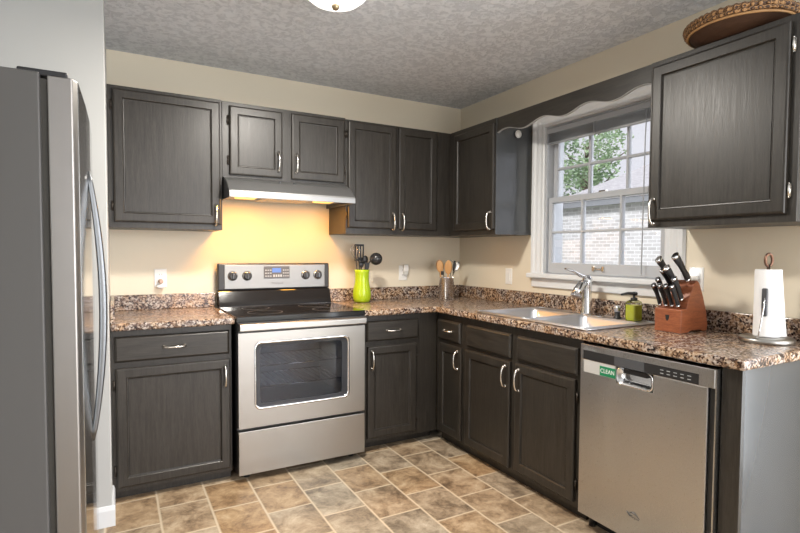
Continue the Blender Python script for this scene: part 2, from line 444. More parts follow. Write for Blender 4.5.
b = MB(); b.loops([[(x, -.8413, z) for x, z in [(-2.535, 0), (-2.523, 0), (-2.523, .075), (-2.528, .092), (-2.535, .095)]], [(x, -.606, z) for x, z in [(-2.535, 0), (-2.523, 0), (-2.523, .075), (-2.528, .092), (-2.535, .095)]]])
struct(b.build('baseboard_alcove', WHITE))
struct(MB().box(-3.4, 30, -14, 30, -.35, -.30).build('ground', GRASS))

# ---- window
win = bpy.data.objects.new('window_1', None); COL.objects.link(win); win.location = (0, -1.42, WZ0); struct(win)
def frame_loop(T, u0, u1, z0, z1, wd, prof):
    """mitred picture-frame: prof = [(inset outwards, out)] swept round the opening"""
    m = MB(T)
    L = []
    for i, o in prof:
        L.append([(u0-i, o, z0-i), (u1+i, o, z0-i), (u1+i, o, z1+i), (u0-i, o, z1+i)])
    rows = [[m.V(p) for p in q] for q in L]
    for a, c in zip(rows, rows[1:]+rows[:1]):
        for k in range(4): m.F([a[k], a[(k+1) % 4], c[(k+1) % 4], c[k]])
    return m
# three-sided moulded casing
b = MB(RTF)
prof = [(.0, .0), (.0, .012), (.010, .018), (.030, .014), (.050, .020), (.072, .019), (.085, .026), (.105, .026), (.108, .0)]
Ls = [[(WY0-i, o, WZ0) for i, o in prof], [(WY0-i, o, WZ1+i*.9) for i, o in prof], [(WY1+i, o, WZ1+i*.9) for i, o in prof], [(WY1+i, o, WZ0) for i, o in prof]]
b.loops(Ls); b.build('casing', WHITE, win)
b = MB(RTF); b.box(.865, 1.985, .0, .055, 1.108, 1.138); b.box(WY0, WY1, -.06, .0, 1.115, 1.1365); b.build('stool', WHITE, win, .006)
MB(RTF).box(.88, 1.97, .0, .018, 1.045, 1.108).build('apron', WHITE, win, .004)
frame_loop(RTF, WY0+.012, WY1-.012, WZ0+.005, WZ1-.012, 0, [(0, 0), (.011, 0), (.011, -.15), (0, -.15)]).build('jamb', WINW, win)
def sash(name, u0, u1, z0, z1, w0, w1, st, rb, rt, um, zm, gl):
    us = [u0, u0+st]; 
    for q in um: us += [q-.0075, q+.0075]
    us += [u1-st, u1]
    zs = [z0, z0+rb, zm-.0075, zm+.0075, z1-rt, z1]
    def keep(u, z):
        if u < u0+st or u > u1-st or z < z0+rb or z > z1-rt: return True
        return abs(z-zm) < .0075 or any(abs(u-q) < .0075 for q in um)
    m = MB(RTF).grid(us, zs, keep, w0, w1, axis=1).build(name, WINW, win, .003)
    MB(RTF).box(u0+st-.004, u1-st+.004, (w0+w1)/2-.002, (w0+w1)/2+.002, z0+rb-.004, z1-rt+.004).build('pane', GLASS, m)
    return m
sash('upper_sash', 1.0, 1.848, 1.605, 2.092, -.085, -.055, .034, .036, .04, (1.298, 1.572), 1.828, 0)
lo = sash('lower_sash', 1.0, 1.848, 1.142, 1.640, -.048, -.016, .030, .068, .036, (1.280, 1.565), 1.410, 0)
b = MB(RTF)
for u in (1.385, 1.455): b.box(u-.010, u+.010, -.016, -.004, 1.165, 1.195)
b.box(1.39, 1.45, -.012, -.005, 1.176, 1.184); b.build('sash_lift', NICKEL, lo, .002)
MB(RTF).box(1.40, 1.45, -.05, -.022, 1.640, 1.650).build('sash_lock', NICKEL, lo, .003)

# raised mini blind
bl = thing('mini_blind', (.02, -1.42, 1.99), 'raised white mini blind stacked at the top of the kitchen window', 'window blind')
MB(RTF).box(1.002, 1.846, -.014, .008, 2.055, 2.088).build('headrail', WINW, bl, .003)
for k in range(12):
    z = 2.048-k*.0042
    MB(RTF).loops([[(u, -.015, z), (u, -.003, z+.002), (u, .008, z), (u, .008, z-.001), (u, -.003, z+.001), (u, -.015, z-.001)] for u in (1.006, 1.842)]).build('slat', BLIND, bl)
MB(RTF).box(1.006, 1.842, -.013, .006, 1.984, 1.996).build('bottom_rail', BLIND, bl, .003)
MB(RTF).tube([(1.735, .006, 2.055), (1.735, .014, 1.9), (1.73, .014, 1.16)], .0032, 8).build('wand', WINW, bl)
MB(RTF).tube([(1.385, .007, 2.06), (1.385, .010, 2.0), (1.39, .010, 1.985)], .004, 8).build('pull_cord', WINW, bl)

# ================================================================== OUTSIDE
hs = thing('neighbor_house', (7.3, 1, -.3), 'pale brick neighbor house with grey shingle roof seen through the window', 'house')
MB().box(7.3, 16, -3.8, 6.05, -.3, 2.42).build('brick_wall', BRICK, hs)
b = MB(); b.box(7.14, 7.3, -3.9, 6.2, 2.40, 2.43); b.box(7.10, 7.14, -3.94, 6.24, 2.36, 2.49); b.box(7.14, 16.2, 6.2, 6.24, 2.36, 2.49)
b.build('eave', FASC, hs)
b = MB(); e = 2.49; tp = .56; r = 4.8
a0 = [b.V(p) for p in ((7.08, 6.26, e), (16.68, 6.26, e), (16.68, -4.0, e), (7.08, -4.0, e))]; rg = [b.V((11.88, 6.26-r, e+tp*r)), b.V((11.88, -4.0+r, e+tp*r))]
for q in ((a0[0], a0[1], rg[0]), (a0[1], a0[2], rg[1], rg[0]), (a0[2], a0[3], rg[1]), (a0[3], a0[0], rg[0], rg[1]), (a0[3], a0[2], a0[1], a0[0])): b.F(list(q))
b.build('roof', SHING, hs)
tr = thing('leafy_tree', (12.4, 9.8, -.3), 'leafy green tree behind the neighbor house roof', 'tree')
b = MB(); b.tube([(12.4, 9.8, -.3), (12.45, 9.75, 1.8), (12.5, 9.8, 3.6), (12.4, 9.8, 5.2)], [.2, .16, .12, .05], 10)
for k in range(9):
    a = k*2.4; z = 2.6+k*.3; q = 1.3+.3*math.sin(k*3)
    b.tube([(12.4, 9.8, z), (12.4+.5*q*math.cos(a), 9.8+.5*q*math.sin(a), z+.35), (12.4+q*math.cos(a), 9.8+q*math.sin(a), z+.9)], [.06, .04, .015], 6)
b.build('trunk', BARK, tr)
b = MB(); cl = []
for k in range(46):
    a = random.uniform(0, 6.283); h = random.uniform(-1, 1); q = random.uniform(.35, 1)
    rr_ = 1.75*math.sqrt(max(.05, 1-h*h*.9))*q
    cl.append((12.4+rr_*math.cos(a), 9.8+rr_*math.sin(a), 4.2+1.5*h))
for i in range(5200):
    c = random.choice(cl); p = Vector(c)+Vector((random.gauss(0, .24), random.gauss(0, .24), random.gauss(0, .2)))
    x = Vector((random.gauss(0, 1), random.gauss(0, 1), random.gauss(0, .6))).normalized(); y = x.orthogonal().normalized(); y.rotate(Matrix.Rotation(random.uniform(0, 6.28), 3, x))
    s_ = random.uniform(.05, .1)
    b.F([b.V(p-x*s_), b.V(p+y*s_*.5), b.V(p+x*s_), b.V(p-y*s_*.5)])
b.build('foliage', LEAF, tr)

# ================================================================== WALL CABINETS
c = thing('wall_cabinet', (-2.24, -.157, ZB), 'dark single-door wall cabinet at far left, beside the grey alcove wall', 'cabinet', WCG)
carcass(BKF, c, -2.533, -1.9445, ZB+.004, ZT+.010, U, openings=[(-2.49, -1.985, ZB+.05, ZT-.05)])
door(BKF, c, -2.508, -1.956, ZB+.036, ZT-.010, U, 'r', 1.485, 'l')
c = thing('wall_cabinet', (-1.56, -.157, 1.716), 'short dark two-door wall cabinet directly above the range hood', 'cabinet', WCG)
carcass(BKF, c, -1.9425, -1.155, 1.716, ZT+.006, U, openings=[(-1.89, -1.60, 1.75, ZT-.05), (-1.51, -1.19, 1.75, ZT-.05)])
door(BKF, c, -1.903, -1.584, 1.733, ZT-.018, U, 'r', 1.83, 'l')
door(BKF, c, -1.525, -1.168, 1.731, ZT-.014, U, 'l', 1.83, 'r')
c = thing('wall_cabinet', (-.75, -.157, ZB), 'tall dark two-door wall cabinet between the range hood and the corner', 'cabinet', WCG)
carcass(BKF, c, -1.153, -.002, ZB, ZT, U, openings=[(-1.12, -.80, ZB+.05, ZT-.05), (-.73, -.46, ZB+.05, ZT-.05)])
door(BKF, c, -1.140, -.776, ZB+.040, ZT-.012, U, 'r', 1.487, 'l')
door(BKF, c, -.757, -.440, ZB+.040, ZT-.012, U, 'l', 1.487, 'r')
c = thing('wall_cabinet', (-.157, -.58, ZB), 'dark wall cabinet between the corner and the window, its glossy side toward the window', 'cabinet', WCG)
carcass(RTF, c, .3165, .851, ZB, ZT, U, openings=[(.40, .82, ZB+.05, ZT-.05)])
door(RTF, c, .388, .846, ZB+.036, ZT-.035, U, 'r', 1.487, 'l')
MB(RTF).box(.8505, .8535, .002, U-.001, ZB, ZT).build('side_panel', SATIN, c)
c = thing('wall_cabinet', (-.157, -2.29, ZB), 'large dark single-door wall cabinet right of the window, above the knife block', 'cabinet', WCG)
carcass(RTF, c, 1.980, 2.592, ZB, ZT, U, openings=[(2.04, 2.53, ZB+.05, ZT-.05)])
door(RTF, c, 1.996, 2.560, ZB+.032, ZT-.026, U, 'l', 1.47, 'r', NICKEL, hoff=.024)

# scalloped valance between the two right-hand wall cabinets
b = MB(RTF); n = 72; lo_, hi_ = [], []
us = [.854+(1.978-.854)*i/n for i in range(n+1)]
zz = [2.061+.016*math.cos(2*math.pi*(u-1.265)/.33) for u in us]
poly = [(u, z) for u, z in zip(us, zz)] + [(1.978, ZT), (.854, ZT)]
b.loops([[(u, o, z) for u, z in poly] for o in (.290, .310)])
vl = b.build('scalloped_valance', WH, None, .002, at=(-.30, -1.42, ZT))
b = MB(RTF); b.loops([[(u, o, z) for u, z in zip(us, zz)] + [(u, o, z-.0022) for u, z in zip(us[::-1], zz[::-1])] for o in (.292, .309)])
b.build('edge_glint', mat('painted_edge_light', (.34, .33, .32), .4), vl)  # window light along the lower edge, put into a pale strip
tag(vl, 'dark wooden valance with scalloped lower edge over the window', 'valance')

# puck light on the side of the corner cabinet
p = thing('puck_light', (-.138, -.8540, 2.069), 'small round white puck light on the side of the corner wall cabinet', 'light')
MB().lathe([(.030, 0), (.030, .008)], (-.138, -.8540, 2.069), (0, -1, 0)).build('rim', BLACKM, p)
MB().lathe([(.026, .008), (.026, .013), (.018, .017), (.004, .018)], (-.138, -.8540, 2.069), (0, -1, 0)).build('lens', PLW, p)

# ================================================================== BASE CABINETS
c = thing('base_cabinet', (-2.24, -.30, 0), 'dark base cabinet left of the range with one drawer over one door', 'cabinet', BCG)
carcass(BKF, c, -2.533, -1.952, 0, CB-.0006, FB, .05, [(-2.49, -1.99, .10, .66), (-2.49, -1.99, .73, .83)], .555)
drawer(BKF, c, -2.517, -1.966, .712, .842, FB)
door(BKF, c, -2.513, -1.962, .074, .682, FB, 'r', .590, 'l')
c = thing('base_cabinet', (-.90, -.30, 0), 'dark base cabinet right of the range with one drawer over one door', 'cabinet', BCG)
carcass(BKF, c, -1.158, -.606, 0, CB-.0006, FB, .06, [(-1.11, -.80, .12, .65), (-1.11, -.80, .73, .81)], .530)
drawer(BKF, c, -1.137, -.757, .708, .838, FB)
door(BKF, c, -1.130, -.772, .088, .676, FB, 'l', .590, 'r')
c = thing('base_cabinet', (-.30, -.76, 0), 'narrow dark base cabinet in the corner with a small drawer over a slim door', 'cabinet', BCG)
carcass(RTF, c, .6055, .928, 0, CB-.0006, FB, .06, [(.66, .88, .12, .65), (.66, .88, .73, .81)], .560)
drawer(RTF, c, .637, .893, .698, .829, FB)
door(RTF, c, .655, .908, .080, .672, FB, 'r', .590, None, hoff=.034)
c = thing('base_cabinet', (-.30, -1.4, 0), 'wide dark sink base cabinet with two doors under blank false drawer fronts', 'cabinet', BCG)
b = MB(RTF)
b.box(.930, .946, .002, .585, .06, CB-.0006); b.box(1.852, 1.868, .002, .585, .06, CB-.0006); b.box(.946, 1.852, .002, .585, .06, .078); b.build('body', WV, c)
f = MB(RTF); ops = [(.98, 1.36, .12, .65), (1.43, 1.82, .12, .65)]
f.grid([.930, .98, 1.36, 1.43, 1.82, 1.868], [.06, .12, .65, CB], lambda u, z: not any(q[0] < u < q[1] and q[2] < z < q[3] for q in ops), FB-.019, FB, axis=1)
f.build('face_frame', WV, c, .001)
MB(RTF).box(.930, 1.868, .535, .560, 0, .06).build('toe_kick', WV, c)
drawer(RTF, c, .967, 1.374, .694, .828, FB, False, 'false_drawer_front')
drawer(RTF, c, 1.426, 1.846, .696, .827, FB, False, 'false_drawer_front')
door(RTF, c, .953, 1.370, .080, .674, FB, 'r', .590, None, hoff=.032)
door(RTF, c, 1.415, 1.836, .088, .676, FB, 'l', .590, 'r', hoff=.032)
b = thing('end_panel', (-.30, -2.55, 0), 'dark painted end panel beside the dishwasher at the end of the counter', 'panel')
MB(RTF).box(2.557, 2.5772, .002, .590, 0, CB-.0006).build('side_panel', SATIN, b, .001)
MB(RTF).box(2.508, 2.5772, .590, .609, 0, CB-.0006).build('front_stile', WV, b, .001)

# ================================================================== COUNTERTOPS
c = thing('countertop', (-2.24, -.32, CB), 'short speckled brown laminate countertop left of the range', 'countertop')
MB(BKF).box(-2.533, -1.940, .002, .6446, CB, CT).build('worktop', GRAN, c, .009, 3)
b = MB(BKF); b.box(-2.513, -1.940, .002, .022, CT, 1.005); b.build('backsplash', GRAN, c, .004)
MB(BKF).box(-2.533, -2.513, .002, .628, CT, 1.005).build('side_splash', GRAN, c, .004)
c = thing('countertop', (-.5, -.6, CB), 'long corner-shaped speckled brown laminate countertop holding the sink', 'countertop')
SX0, SX1, SY0, SY1 = -.598, -.075, -1.880, -1.035    # sink cut-out limits
b = MB()
b.grid([-1.169, -.6446, SX0+.02, SX1-.02, -.002], [-2.5995, SY0+.02, SY1-.02, -.6446, -.002],
       lambda x, y: (y > -.6446 or x > -.6446) and not (SX0+.02 < x < SX1-.02 and SY0+.02 < y < SY1-.02), CB, CT, axis=2)
b.build('worktop', GRAN, c, .009, 3)
b = MB(); b.box(-1.169, -.002, -.022, -.002, CT, 1.005); b.box(-.022, -.002, -2.5995, -.0221, CT, 1.005); b.build('backsplash', GRAN, c, .004)

# ---- sink
s = thing('kitchen_sink', (-.33, -1.46, CT), 'double-bowl stainless sink set in the counter under the window', 'sink')
b = MB()
bx = [(-.562, -.175, -1.432, -1.075), (-.562, -.175, -1.840, -1.468)]
b.grid([SX0, bx[0][0], bx[0][1], SX1], [SY0, -1.840, -1.468, -1.432, -1.075, SY1], lambda x, y: not any(q[0] < x < q[1] and q[2] < y < q[3] for q in bx), CT+.0006, CT+.006, axis=2)
for q in bx+[(SX0+.004, SX1-.004, SY0+.004, SY1-.004)]:
    c4 = [(x, y, CT+.006) for x, y in rrect(q[0]-.006, q[1]+.006, q[2]-.006, q[3]+.006, .03)]
    b.tube(c4+c4[:1], .0045, 8, up=(0, 0, 1))
b.build('rim', BASIN, s, .003)
for q in bx:
    m = MB(); L = []
    for ins, z in ((-.002, CT+.004), (.004, CT-.004), (.012, CT-.13), (.03, CT-.168), (.06, CT-.175), (.12, CT-.178)):
        L.append([(x, y, z) for x, y in rrect(q[0]+ins, q[1]-ins, q[2]+ins, q[3]-ins, .045)])
    m.loops(L, False, True, True, True); m.build('bowl', BASIN, s)
    MB().lathe([(.038, 0), (.038, .003), (.02, .001)], ((q[0]+q[1])/2, (q[2]+q[3])/2, CT-.178)).build('drain', CHROME, s)
# ---- faucet
fx, fy, fz = -.125, -1.46, CT+.0066
f = thing('kitchen_faucet', (fx, fy, fz), 'chrome single-lever pull-out faucet behind the sink', 'faucet')
b = MB(); b.prism(rrect(fx-.028, fx+.028, fy-.12, fy+.12, .027), fz, fz+.006, 2); b.build('deck_plate', CHROME, f, .002)
MB().lathe([(.034, .005), (.034, .012), (.029, .03), (.026, .13), (.027, .165), (.030, .185), (.029, .205), (.021, .222), (.004, .229)], (fx, fy, fz)).build('column', CHROME, f)
MB().tube([(fx-.005, fy, fz+.185), (fx-.042, fy+.003, fz+.178), (fx-.070, fy+.004, fz+.145), (fx-.085, fy+.005, fz+.108)], [.023, .024, .027, .032], 16).build('spout', CHROME, f)
MB().tube([(fx+.005, fy, fz+.218), (fx-.05, fy+.004, fz+.226), (fx-.105, fy+.008, fz+.252), (fx-.165, fy+.012, fz+.268)], [.021, .016, .012, .008], 12, .6, (0, 0, 1)).build('lever', CHROME, f)
# ---- air-gap cap, soap, cord
a = thing('sink_cap', (-.105, -1.655, CT+.0066), 'small chrome and black cap on the sink deck between faucet and soap bottle', 'sink fitting')
MB().lathe([(.021, 0), (.021, .006), (.015, .010), (.014, .035)], (-.105, -1.655, CT+.0066)).build('stem', BLACKM, a)
MB().lathe([(.016, .035), (.018, .038), (.018, .062), (.013, .069), (.003, .071)], (-.105, -1.655, CT+.0066)).build('cap', CHROME, a)
sp = (-.115, -1.765, CT+.006)
a = thing('soap_bottle', sp, 'clear bottle of green dish soap with black pump beside the sink', 'soap bottle')
def sbox(mb, hw, z0, z1, r, dz=()): 
    L = [[(x, y, z) for x, y in rrect(sp[0]-h, sp[0]+h, sp[1]-h, sp[1]+h, q)] for h, z, q in dz]
    return mb.loops(L, True, True, True, False)
sbox(MB(), 0, 0, 0, 0, [(.030, CT+.0065, .012), (.033, CT+.012, .012), (.033, CT+.098, .012), (.028, CT+.110, .012), (.016, CT+.118, .012)]).build('bottle', CLEARG, a)
sbox(MB(), 0, 0, 0, 0, [(.028, CT+.009, .010), (.0308, CT+.014, .010), (.0308, CT+.090, .010)]).build('soap_liquid', GREENL, a)
b = MB(); b.lathe([(.017, .112), (.017, .128), (.007, .130), (.006, .146), (.012, .147), (.012, .158), (.003, .16)], (sp[0], sp[1], CT))
b.tube([(sp[0]+.01, sp[1]-.01, CT+.150), (sp[0]-.03, sp[1]+.015, CT+.153), (sp[0]-.06, sp[1]+.035, CT+.145)], [.009, .007, .005], 8); b.build('pump', BLACKM, a)
b = MB(); b.tube([(-.0265, -1.90, .99), (-.029, -1.915, .955), (-.045, -1.93, .926), (-.09, -1.945, .9160), (-.13, -1.95, .9160)], .003, 8)
tag(b.build('cord', mat('beige_cord', (.5, .42, .32), .6), None, at=(-.06, -1.86, .912)), 'thin beige cord hanging against the backsplash between soap and knife block', 'cord')

# ================================================================== RANGE HOOD
h = thing('range_hood', (-1.56, -.25, 1.582), 'stainless under-cabinet range hood glowing warm underneath', 'range hood')
hu0, hu1 = -1.9385, -1.165
P = [(.002, 1.715), (.335, 1.715), (.42, 1.684), (.50, 1.622), (.505, 1.612), (.505, 1.582), (.493, 1.582), (.493, 1.608), (.412, 1.672), (.33, 1.702), (.002, 1.702)]
b = MB(BKF); b.prism(P, hu0, hu1, 0); b.build('canopy', HOODS, h, .0015)
Q = [(.002, 1.7015), (.33, 1.7015), (.4115, 1.6715), (.4925, 1.6075), (.4925, 1.582), (.002, 1.582)]
for u in (hu0, hu1-.008): MB(BKF).prism(Q, u, u+.008, 0).build('end_cap', DGREY, h)
fl = mat('aluminium_mesh', (.55, .53, .50), .45, .9); t = NT(fl)
ck = t.n('ShaderNodeTexChecker', Scale=160.0); t.t.links.new(t.coord('Object'), ck.inputs['Vector']); t.bump(ck.outputs['Fac'], .6, .002)
b = MB(BKF); b.box(hu0+.008, hu1-.008, .05, .49, 1.607, 1.612); b.build('underside', STEEL, h)
b = MB(BKF); b.box(-1.70, -1.40, .10, .44, 1.598, 1.607); b.build('grease_filter', fl, h, .002)
for x in (-1.80, -1.30): MB(BKF).box(x-.06, x+.06, .24, .40, 1.598, 1.607).build('lamp_lens', HOODL, h, .004)
for x in (-1.80, -1.30):
    light('hood_bulb', 'AREA', (x, -.32, 1.590), 5.2 if x < -1.5 else 3.6, (1, .44, .06), (x, -.24, 0), shape='RECTANGLE', size=.11, size_y=.14)
for x in (-1.62, -1.53): MB(BKF).cyl((x, .395, 1.690), (x, .399, 1.701), .006, n=10).build('switch', DGREY, h)

# ================================================================== RANGE
r = thing('electric_range', (-1.555, -.35, 0), 'stainless freestanding electric range with black glass cooktop', 'stove')
ru0, ru1, rw = -1.933, -1.1765, .683
b = MB(BKF)
ou0, ou1, oz0, oz1 = -1.825, -1.295, .40, .770      # oven cavity
b.grid([ru0, ou0, ou1, ru1], [.04, oz0, oz1, .885], lambda u, z: not (ou0 < u < ou1 and oz0 < z < oz1), .20, .640, axis=1)
b.box(ru0, ru1, .03, .20, .04, .885); b.build('body', BLACKM, r)
cav = mat('oven_enamel', (.50, .52, .56), .4)
b = MB(BKF); b.grid([ou0+.001, ou1-.001], [oz0+.001, oz1-.001], lambda u, z: True, .202, .210, axis=1)
b.box(ou0+.001, ou0+.006, .21, .64, oz0+.001, oz1-.001); b.box(ou1-.006, ou1-.001, .21, .64, oz0+.001, oz1-.001); b.box(ou0+.006, ou1-.006, .21, .64, oz0+.001, oz0+.006); b.box(ou0+.006, ou1-.006, .21, .64, oz1-.006, oz1-.001)
b.build('oven_cavity', cav, r)
for z in (.50, .62):
    b = MB(BKF)
    for i in range(15): b.cyl((ou0+.02+i*(ou1-ou0-.04)/14, .24, z), (ou0+.02+i*(ou1-ou0-.04)/14, .60, z), .0025, n=6)
    b.cyl((ou0+.007, .60, z), (ou1-.007, .60, z), .004, n=6); b.cyl((ou0+.007, .24, z), (ou1-.007, .24, z), .004, n=6)
    b.build('oven_rack', CHROME, r)
MB(BKF).box(ru0-.005, ru1+.006, .115, .672, .885, .917).build('cooktop', BLACK, r, .004)
for x, w_, q in ((-1.74, .50, .10), (-1.36, .50, .085), (-1.74, .26, .085), (-1.36, .26, .10)):
    MB(BKF).lathe([(q, .9168), (q, .9174), (q-.003, .9174), (q-.003, .9168)], (x, w_, 0), n=40, caps=False).build('burner_ring', DGREY, r)
# door: steel skin with a rounded opening
du0, du1, dz0, dz1 = ru0+.002, ru1-.003, .300, .827
gu0, gu1, gz0, gz1 = -1.838, -1.289, .404, .768
d = None
def framed(T, outer, inner_r, w0, w1, name, m, parent, nn=6):
    """slab with rounded-rectangle hole"""
    (a0, a1, c0, c1), (i0, i1, k0, k1, rr) = outer, inner_r
    inn = rrect(i0, i1, k0, k1, rr, nn)
    def outp(i):
        q, s_ = divmod(i, nn+1)
        cor = ((a1, c1), (a0, c1), (a0, c0), (a1, c0))[q]
        return cor
    mb = MB(T); n = len(inn)
    fo = [[mb.V((p[0], w, p[1])) for p in inn] for w in (w0, w1)]
    co = [[mb.V((x, w, z)) for x, z in ((a1, c1), (a0, c1), (a0, c0), (a1, c0))] for w in (w0, w1)]
    for s_ in (0, 1):
        for q in range(4):
            ids = range(q*(nn+1), q*(nn+1)+nn)
            for i in ids: mb.F([co[s_][q], fo[s_][i], fo[s_][i+1]])
            mb.F([co[s_][q], fo[s_][q*(nn+1)+nn], fo[s_][(q*(nn+1)+nn+1) % n], co[s_][(q+1) % 4]])
    for i in range(n): mb.F([fo[0][i], fo[0][(i+1) % n], fo[1][(i+1) % n], fo[1][i]], True)
    for q in range(4): mb.F([co[0][q], co[0][(q+1) % 4], co[1][(q+1) % 4], co[1][q]])
    return mb.build(name, m, parent)
d = framed(BKF, (du0, du1, dz0, dz1), (gu0, gu1, gz0, gz1, .03), .643, rw, 'oven_door', STEEL, r)
# bright trim and the tinted window
tri = MB(BKF); A = rrect(gu0-.008, gu1+.008, gz0-.008, gz1+.008, .034, 6); B = rrect(gu0+.004, gu1-.004, gz0+.004, gz1-.004, .028, 6)
rows = [[tri.V((u, w_, z)) for u, z in q] for q, w_ in ((A, rw), (A, rw+.003), (B, rw+.003), (B, rw-.006))]
for x, y in zip(rows, rows[1:]):
    for k in range(len(A)): tri.F([x[k], x[(k+1) % len(A)], y[(k+1) % len(A)], y[k]], True)
tri.build('window_trim', CHROME, d)
framed(BKF, (gu0+.0005, gu1-.0005, gz0+.0005, gz1-.0005), (gu0+.024, gu1-.038, gz0+.024, gz1-.022, .02), rw-.012, rw-.007, 'window_border', mat('dark_glass_border', (.035, .038, .045), .08), d)
MB(BKF).box(gu0+.016, gu1-.016, rw-.018, rw-.013, gz0+.016, gz1-.016).build('oven_window', OVENG, d)
b = MB(BKF); b.prism([(rw-.004, .839), (rw+.030, .839), (rw+.034, .845), (rw+.034, .872), (rw+.026, .880), (rw-.004, .880)], du0+.002, du1-.002, 0)
hd = b.build('door_handle', STEEL, d, .003)
for u in (du0+.03, du1-.03): MB(BKF).box(u-.02, u+.02, rw-.02, rw-.0042, .820, .868).build('mount', BLACKM, hd)
MB(BKF).box(du0, du1, .640, .676, dz1+.002, .885).build('vent_trim', BLACKM, r)
MB(BKF).box(ru0+.001, ru1-.001, .640, rw, .040, .283).build('storage_drawer', STEEL, r, .003)
for u in (ru0+.06, ru1-.06):
    MB(BKF).cyl((u, .60, 0), (u, .60, .04), .018, n=12).build('foot', BLACKM, r)
    MB(BKF).cyl((u, .10, 0), (u, .10, .04), .018, n=12).build('foot', BLACKM, r)
# backguard
b = MB(BKF); b.prism([(.03, .917), (.115, .917), (.105, .945), (.075, 1.015), (.03, 1.02)], ru0, ru1, 0)
b.build('backguard_base', BLACK, r, .004)
g = MB(BKF).box(ru0, ru1, .03, .068, 1.0185, 1.194).build('backguard', BLACKM, r, .008)
MB(BKF).box(-1.893, -1.212, .068, .0725, 1.028, 1.184).build('control_panel', PANELS, g, .002)
for i, x in enumerate((-1.842, -1.750, -1.352, -1.264)):
    k = MB(BKF); k.lathe([(.031, .0725), (.031, .075), (.025, .077), (.023, .094), (.019, .096)], (x, 0, 1.112), (0, 1, 0), 24)
    k = k.build('knob', BLACKM, g)
    b = MB(BKF); b.box(x-.005, x+.005, .094, .104, 1.094, 1.130); b.build('grip', BLACK, k, .002)
    b = MB(BKF); b.lathe([(.027, .0775), (.027, .0785), (.0245, .0785)], (x, 0, 1.112), (0, 1, 0), 24, False); b.build('chrome_ring', CHROME, k)
k = MB(BKF).box(-1.641, -1.466, .0725, .076, 1.092, 1.174).build('display_panel', DGREY, g, .003)
MB(BKF).box(-1.585, -1.525, .076, .0768, 1.132, 1.162).build('clock_display', LCD, k)
b = MB(BKF)
for i in range(3):
    for j in range(3): b.box(-1.632+i*.016, -1.622+i*.016, .076, .0766, 1.105+j*.02, 1.111+j*.02)
for i in range(3):
    for j in range(3): b.box(-1.512+i*.015, -1.503+i*.015, .076, .0766, 1.105+j*.02, 1.111+j*.02)
for i in range(4): b.box(-1.578+i*.016, -1.568+i*.016, .076, .0766, 1.102, 1.118)
b.build('keypad', KEYMARK, k)
text('Whirlpool', .019, (-1.551, -.0731, 1.060), 'back', MARK, g)

# ================================================================== DISHWASHER
dw = thing('dishwasher', (-.32, -2.19, 0), 'stainless dishwasher with a green CLEAN magnet at the end of the counter', 'dishwasher')
q0, q1 = 1.880, 2.500
MB(RTF).box(q0+.01, q1-.006, .05, .590, .10, .862).build('tub', BLACKM, dw)
zc = .862
# door: bottom slab plus fascia round the pocket handle
pk = (2.085, 2.248, .722, .786)
b = MB(RTF); b.grid([q0+.003, pk[0]-.006, pk[1]+.006, 2.474], [.069, pk[2]-.006, .790], lambda u, z: not (pk[0]-.006 < u < pk[1]+.006 and z > pk[2]-.006), .592, .637, axis=1)
dd = b.build('door', STEELV, dw, .003)
b = MB(RTF); b.prism([(.592, .7901), (.637, .7901), (.637, .860), (.592, .862)], q0+.003, q1-.002, 0)
ft = b.build('control_fascia', STEELV, dw, .002)
MB(RTF).box(1.900, 2.440, .637, .6385, .792, .832).build('control_strip', BLACKM, ft)
b = MB(RTF)
for i in range(5):
    for j in range(2): b.box(2.285+i*.028, 2.299+i*.028, .6385, .639, .803+j*.013, .806+j*.013)
for i in range(4): b.box(1.905+i*.016, 1.917+i*.016, .637, .6376, .838, .841)
b.build('key_marks', KEYMARK, ft)
MB(RTF).box(2.07, 2.215, .6385, .640, .792, .832).build('handle_grip_plate', DGREY, ft, .004)
# pocket with bent-in liner
b = MB(RTF)
L = [[(u, w_, z) for u, z in rrect(pk[0]-e_, pk[1]+e_, pk[2]-e_, .789, .02, 5)] for e_, w_ in ((.006, .6372), (.005, .6395), (.000, .6395), (-.004, .600), (-.010, .596))]
b.loops(L, False, True, True, True); b.build('pocket_handle', CHROME, dd)
MB(RTF).box(pk[0]+.02, pk[1]-.03, .597, .622, .765, .788).build('latch', BLACKM, dd)
sg = MB(RTF).box(1.903, 2.072, .637, .6376, .733, .789).build('steel_label', mat('pale_steel_label', (.62, .62, .61), .4, .3), dd)
mg = MB(RTF).box(1.994, 2.077, .6376, .640, .735, .777).build('status_magnet', LABELG, dd, .001, label='green magnet reading CLEAN')
text('CLEAN', .026, (-.6402, -2.0355, .7565), 'right', SIGNW, mg, depth=.0003, sx=.92)
MB(RTF).box(2.476, 2.498, .592, .624, .10, .789).build('side_gasket', BLACKM, dw)
MB(RTF).box(2.498, 2.503, .59, .632, .05, .860).build('edge_trim', STEELV, dw)
MB(RTF).box(q0+.012, q1-.01, .545, .560, .002, .10).build('kick_plate', BLACKM, dw)
for u in (q0+.035, q1-.04): MB(RTF).cyl((u, .575, 0), (u, .575, .07), .014, n=12).build('leveling_foot', BLACKM, dw)
# swirl badge near the foot of the door
b = MB(RTF)
b.tube([(2.146+.006*i, .6375, .190-.012*math.sin(i*.45)) for i in range(6)], [.001, .0035, .004, .0035, .002, .001], 6)
b.tube([(2.160+.007*i, .6375, .186+.008*math.sin(i*.6)) for i in range(8)], [.001, .003, .004, .0045, .004, .003, .002, .001], 6)
b.build('badge', MARK, dd)
text('Whirlpool', .012, (-.6376, -2.182, .174), 'right', MARK, dd)

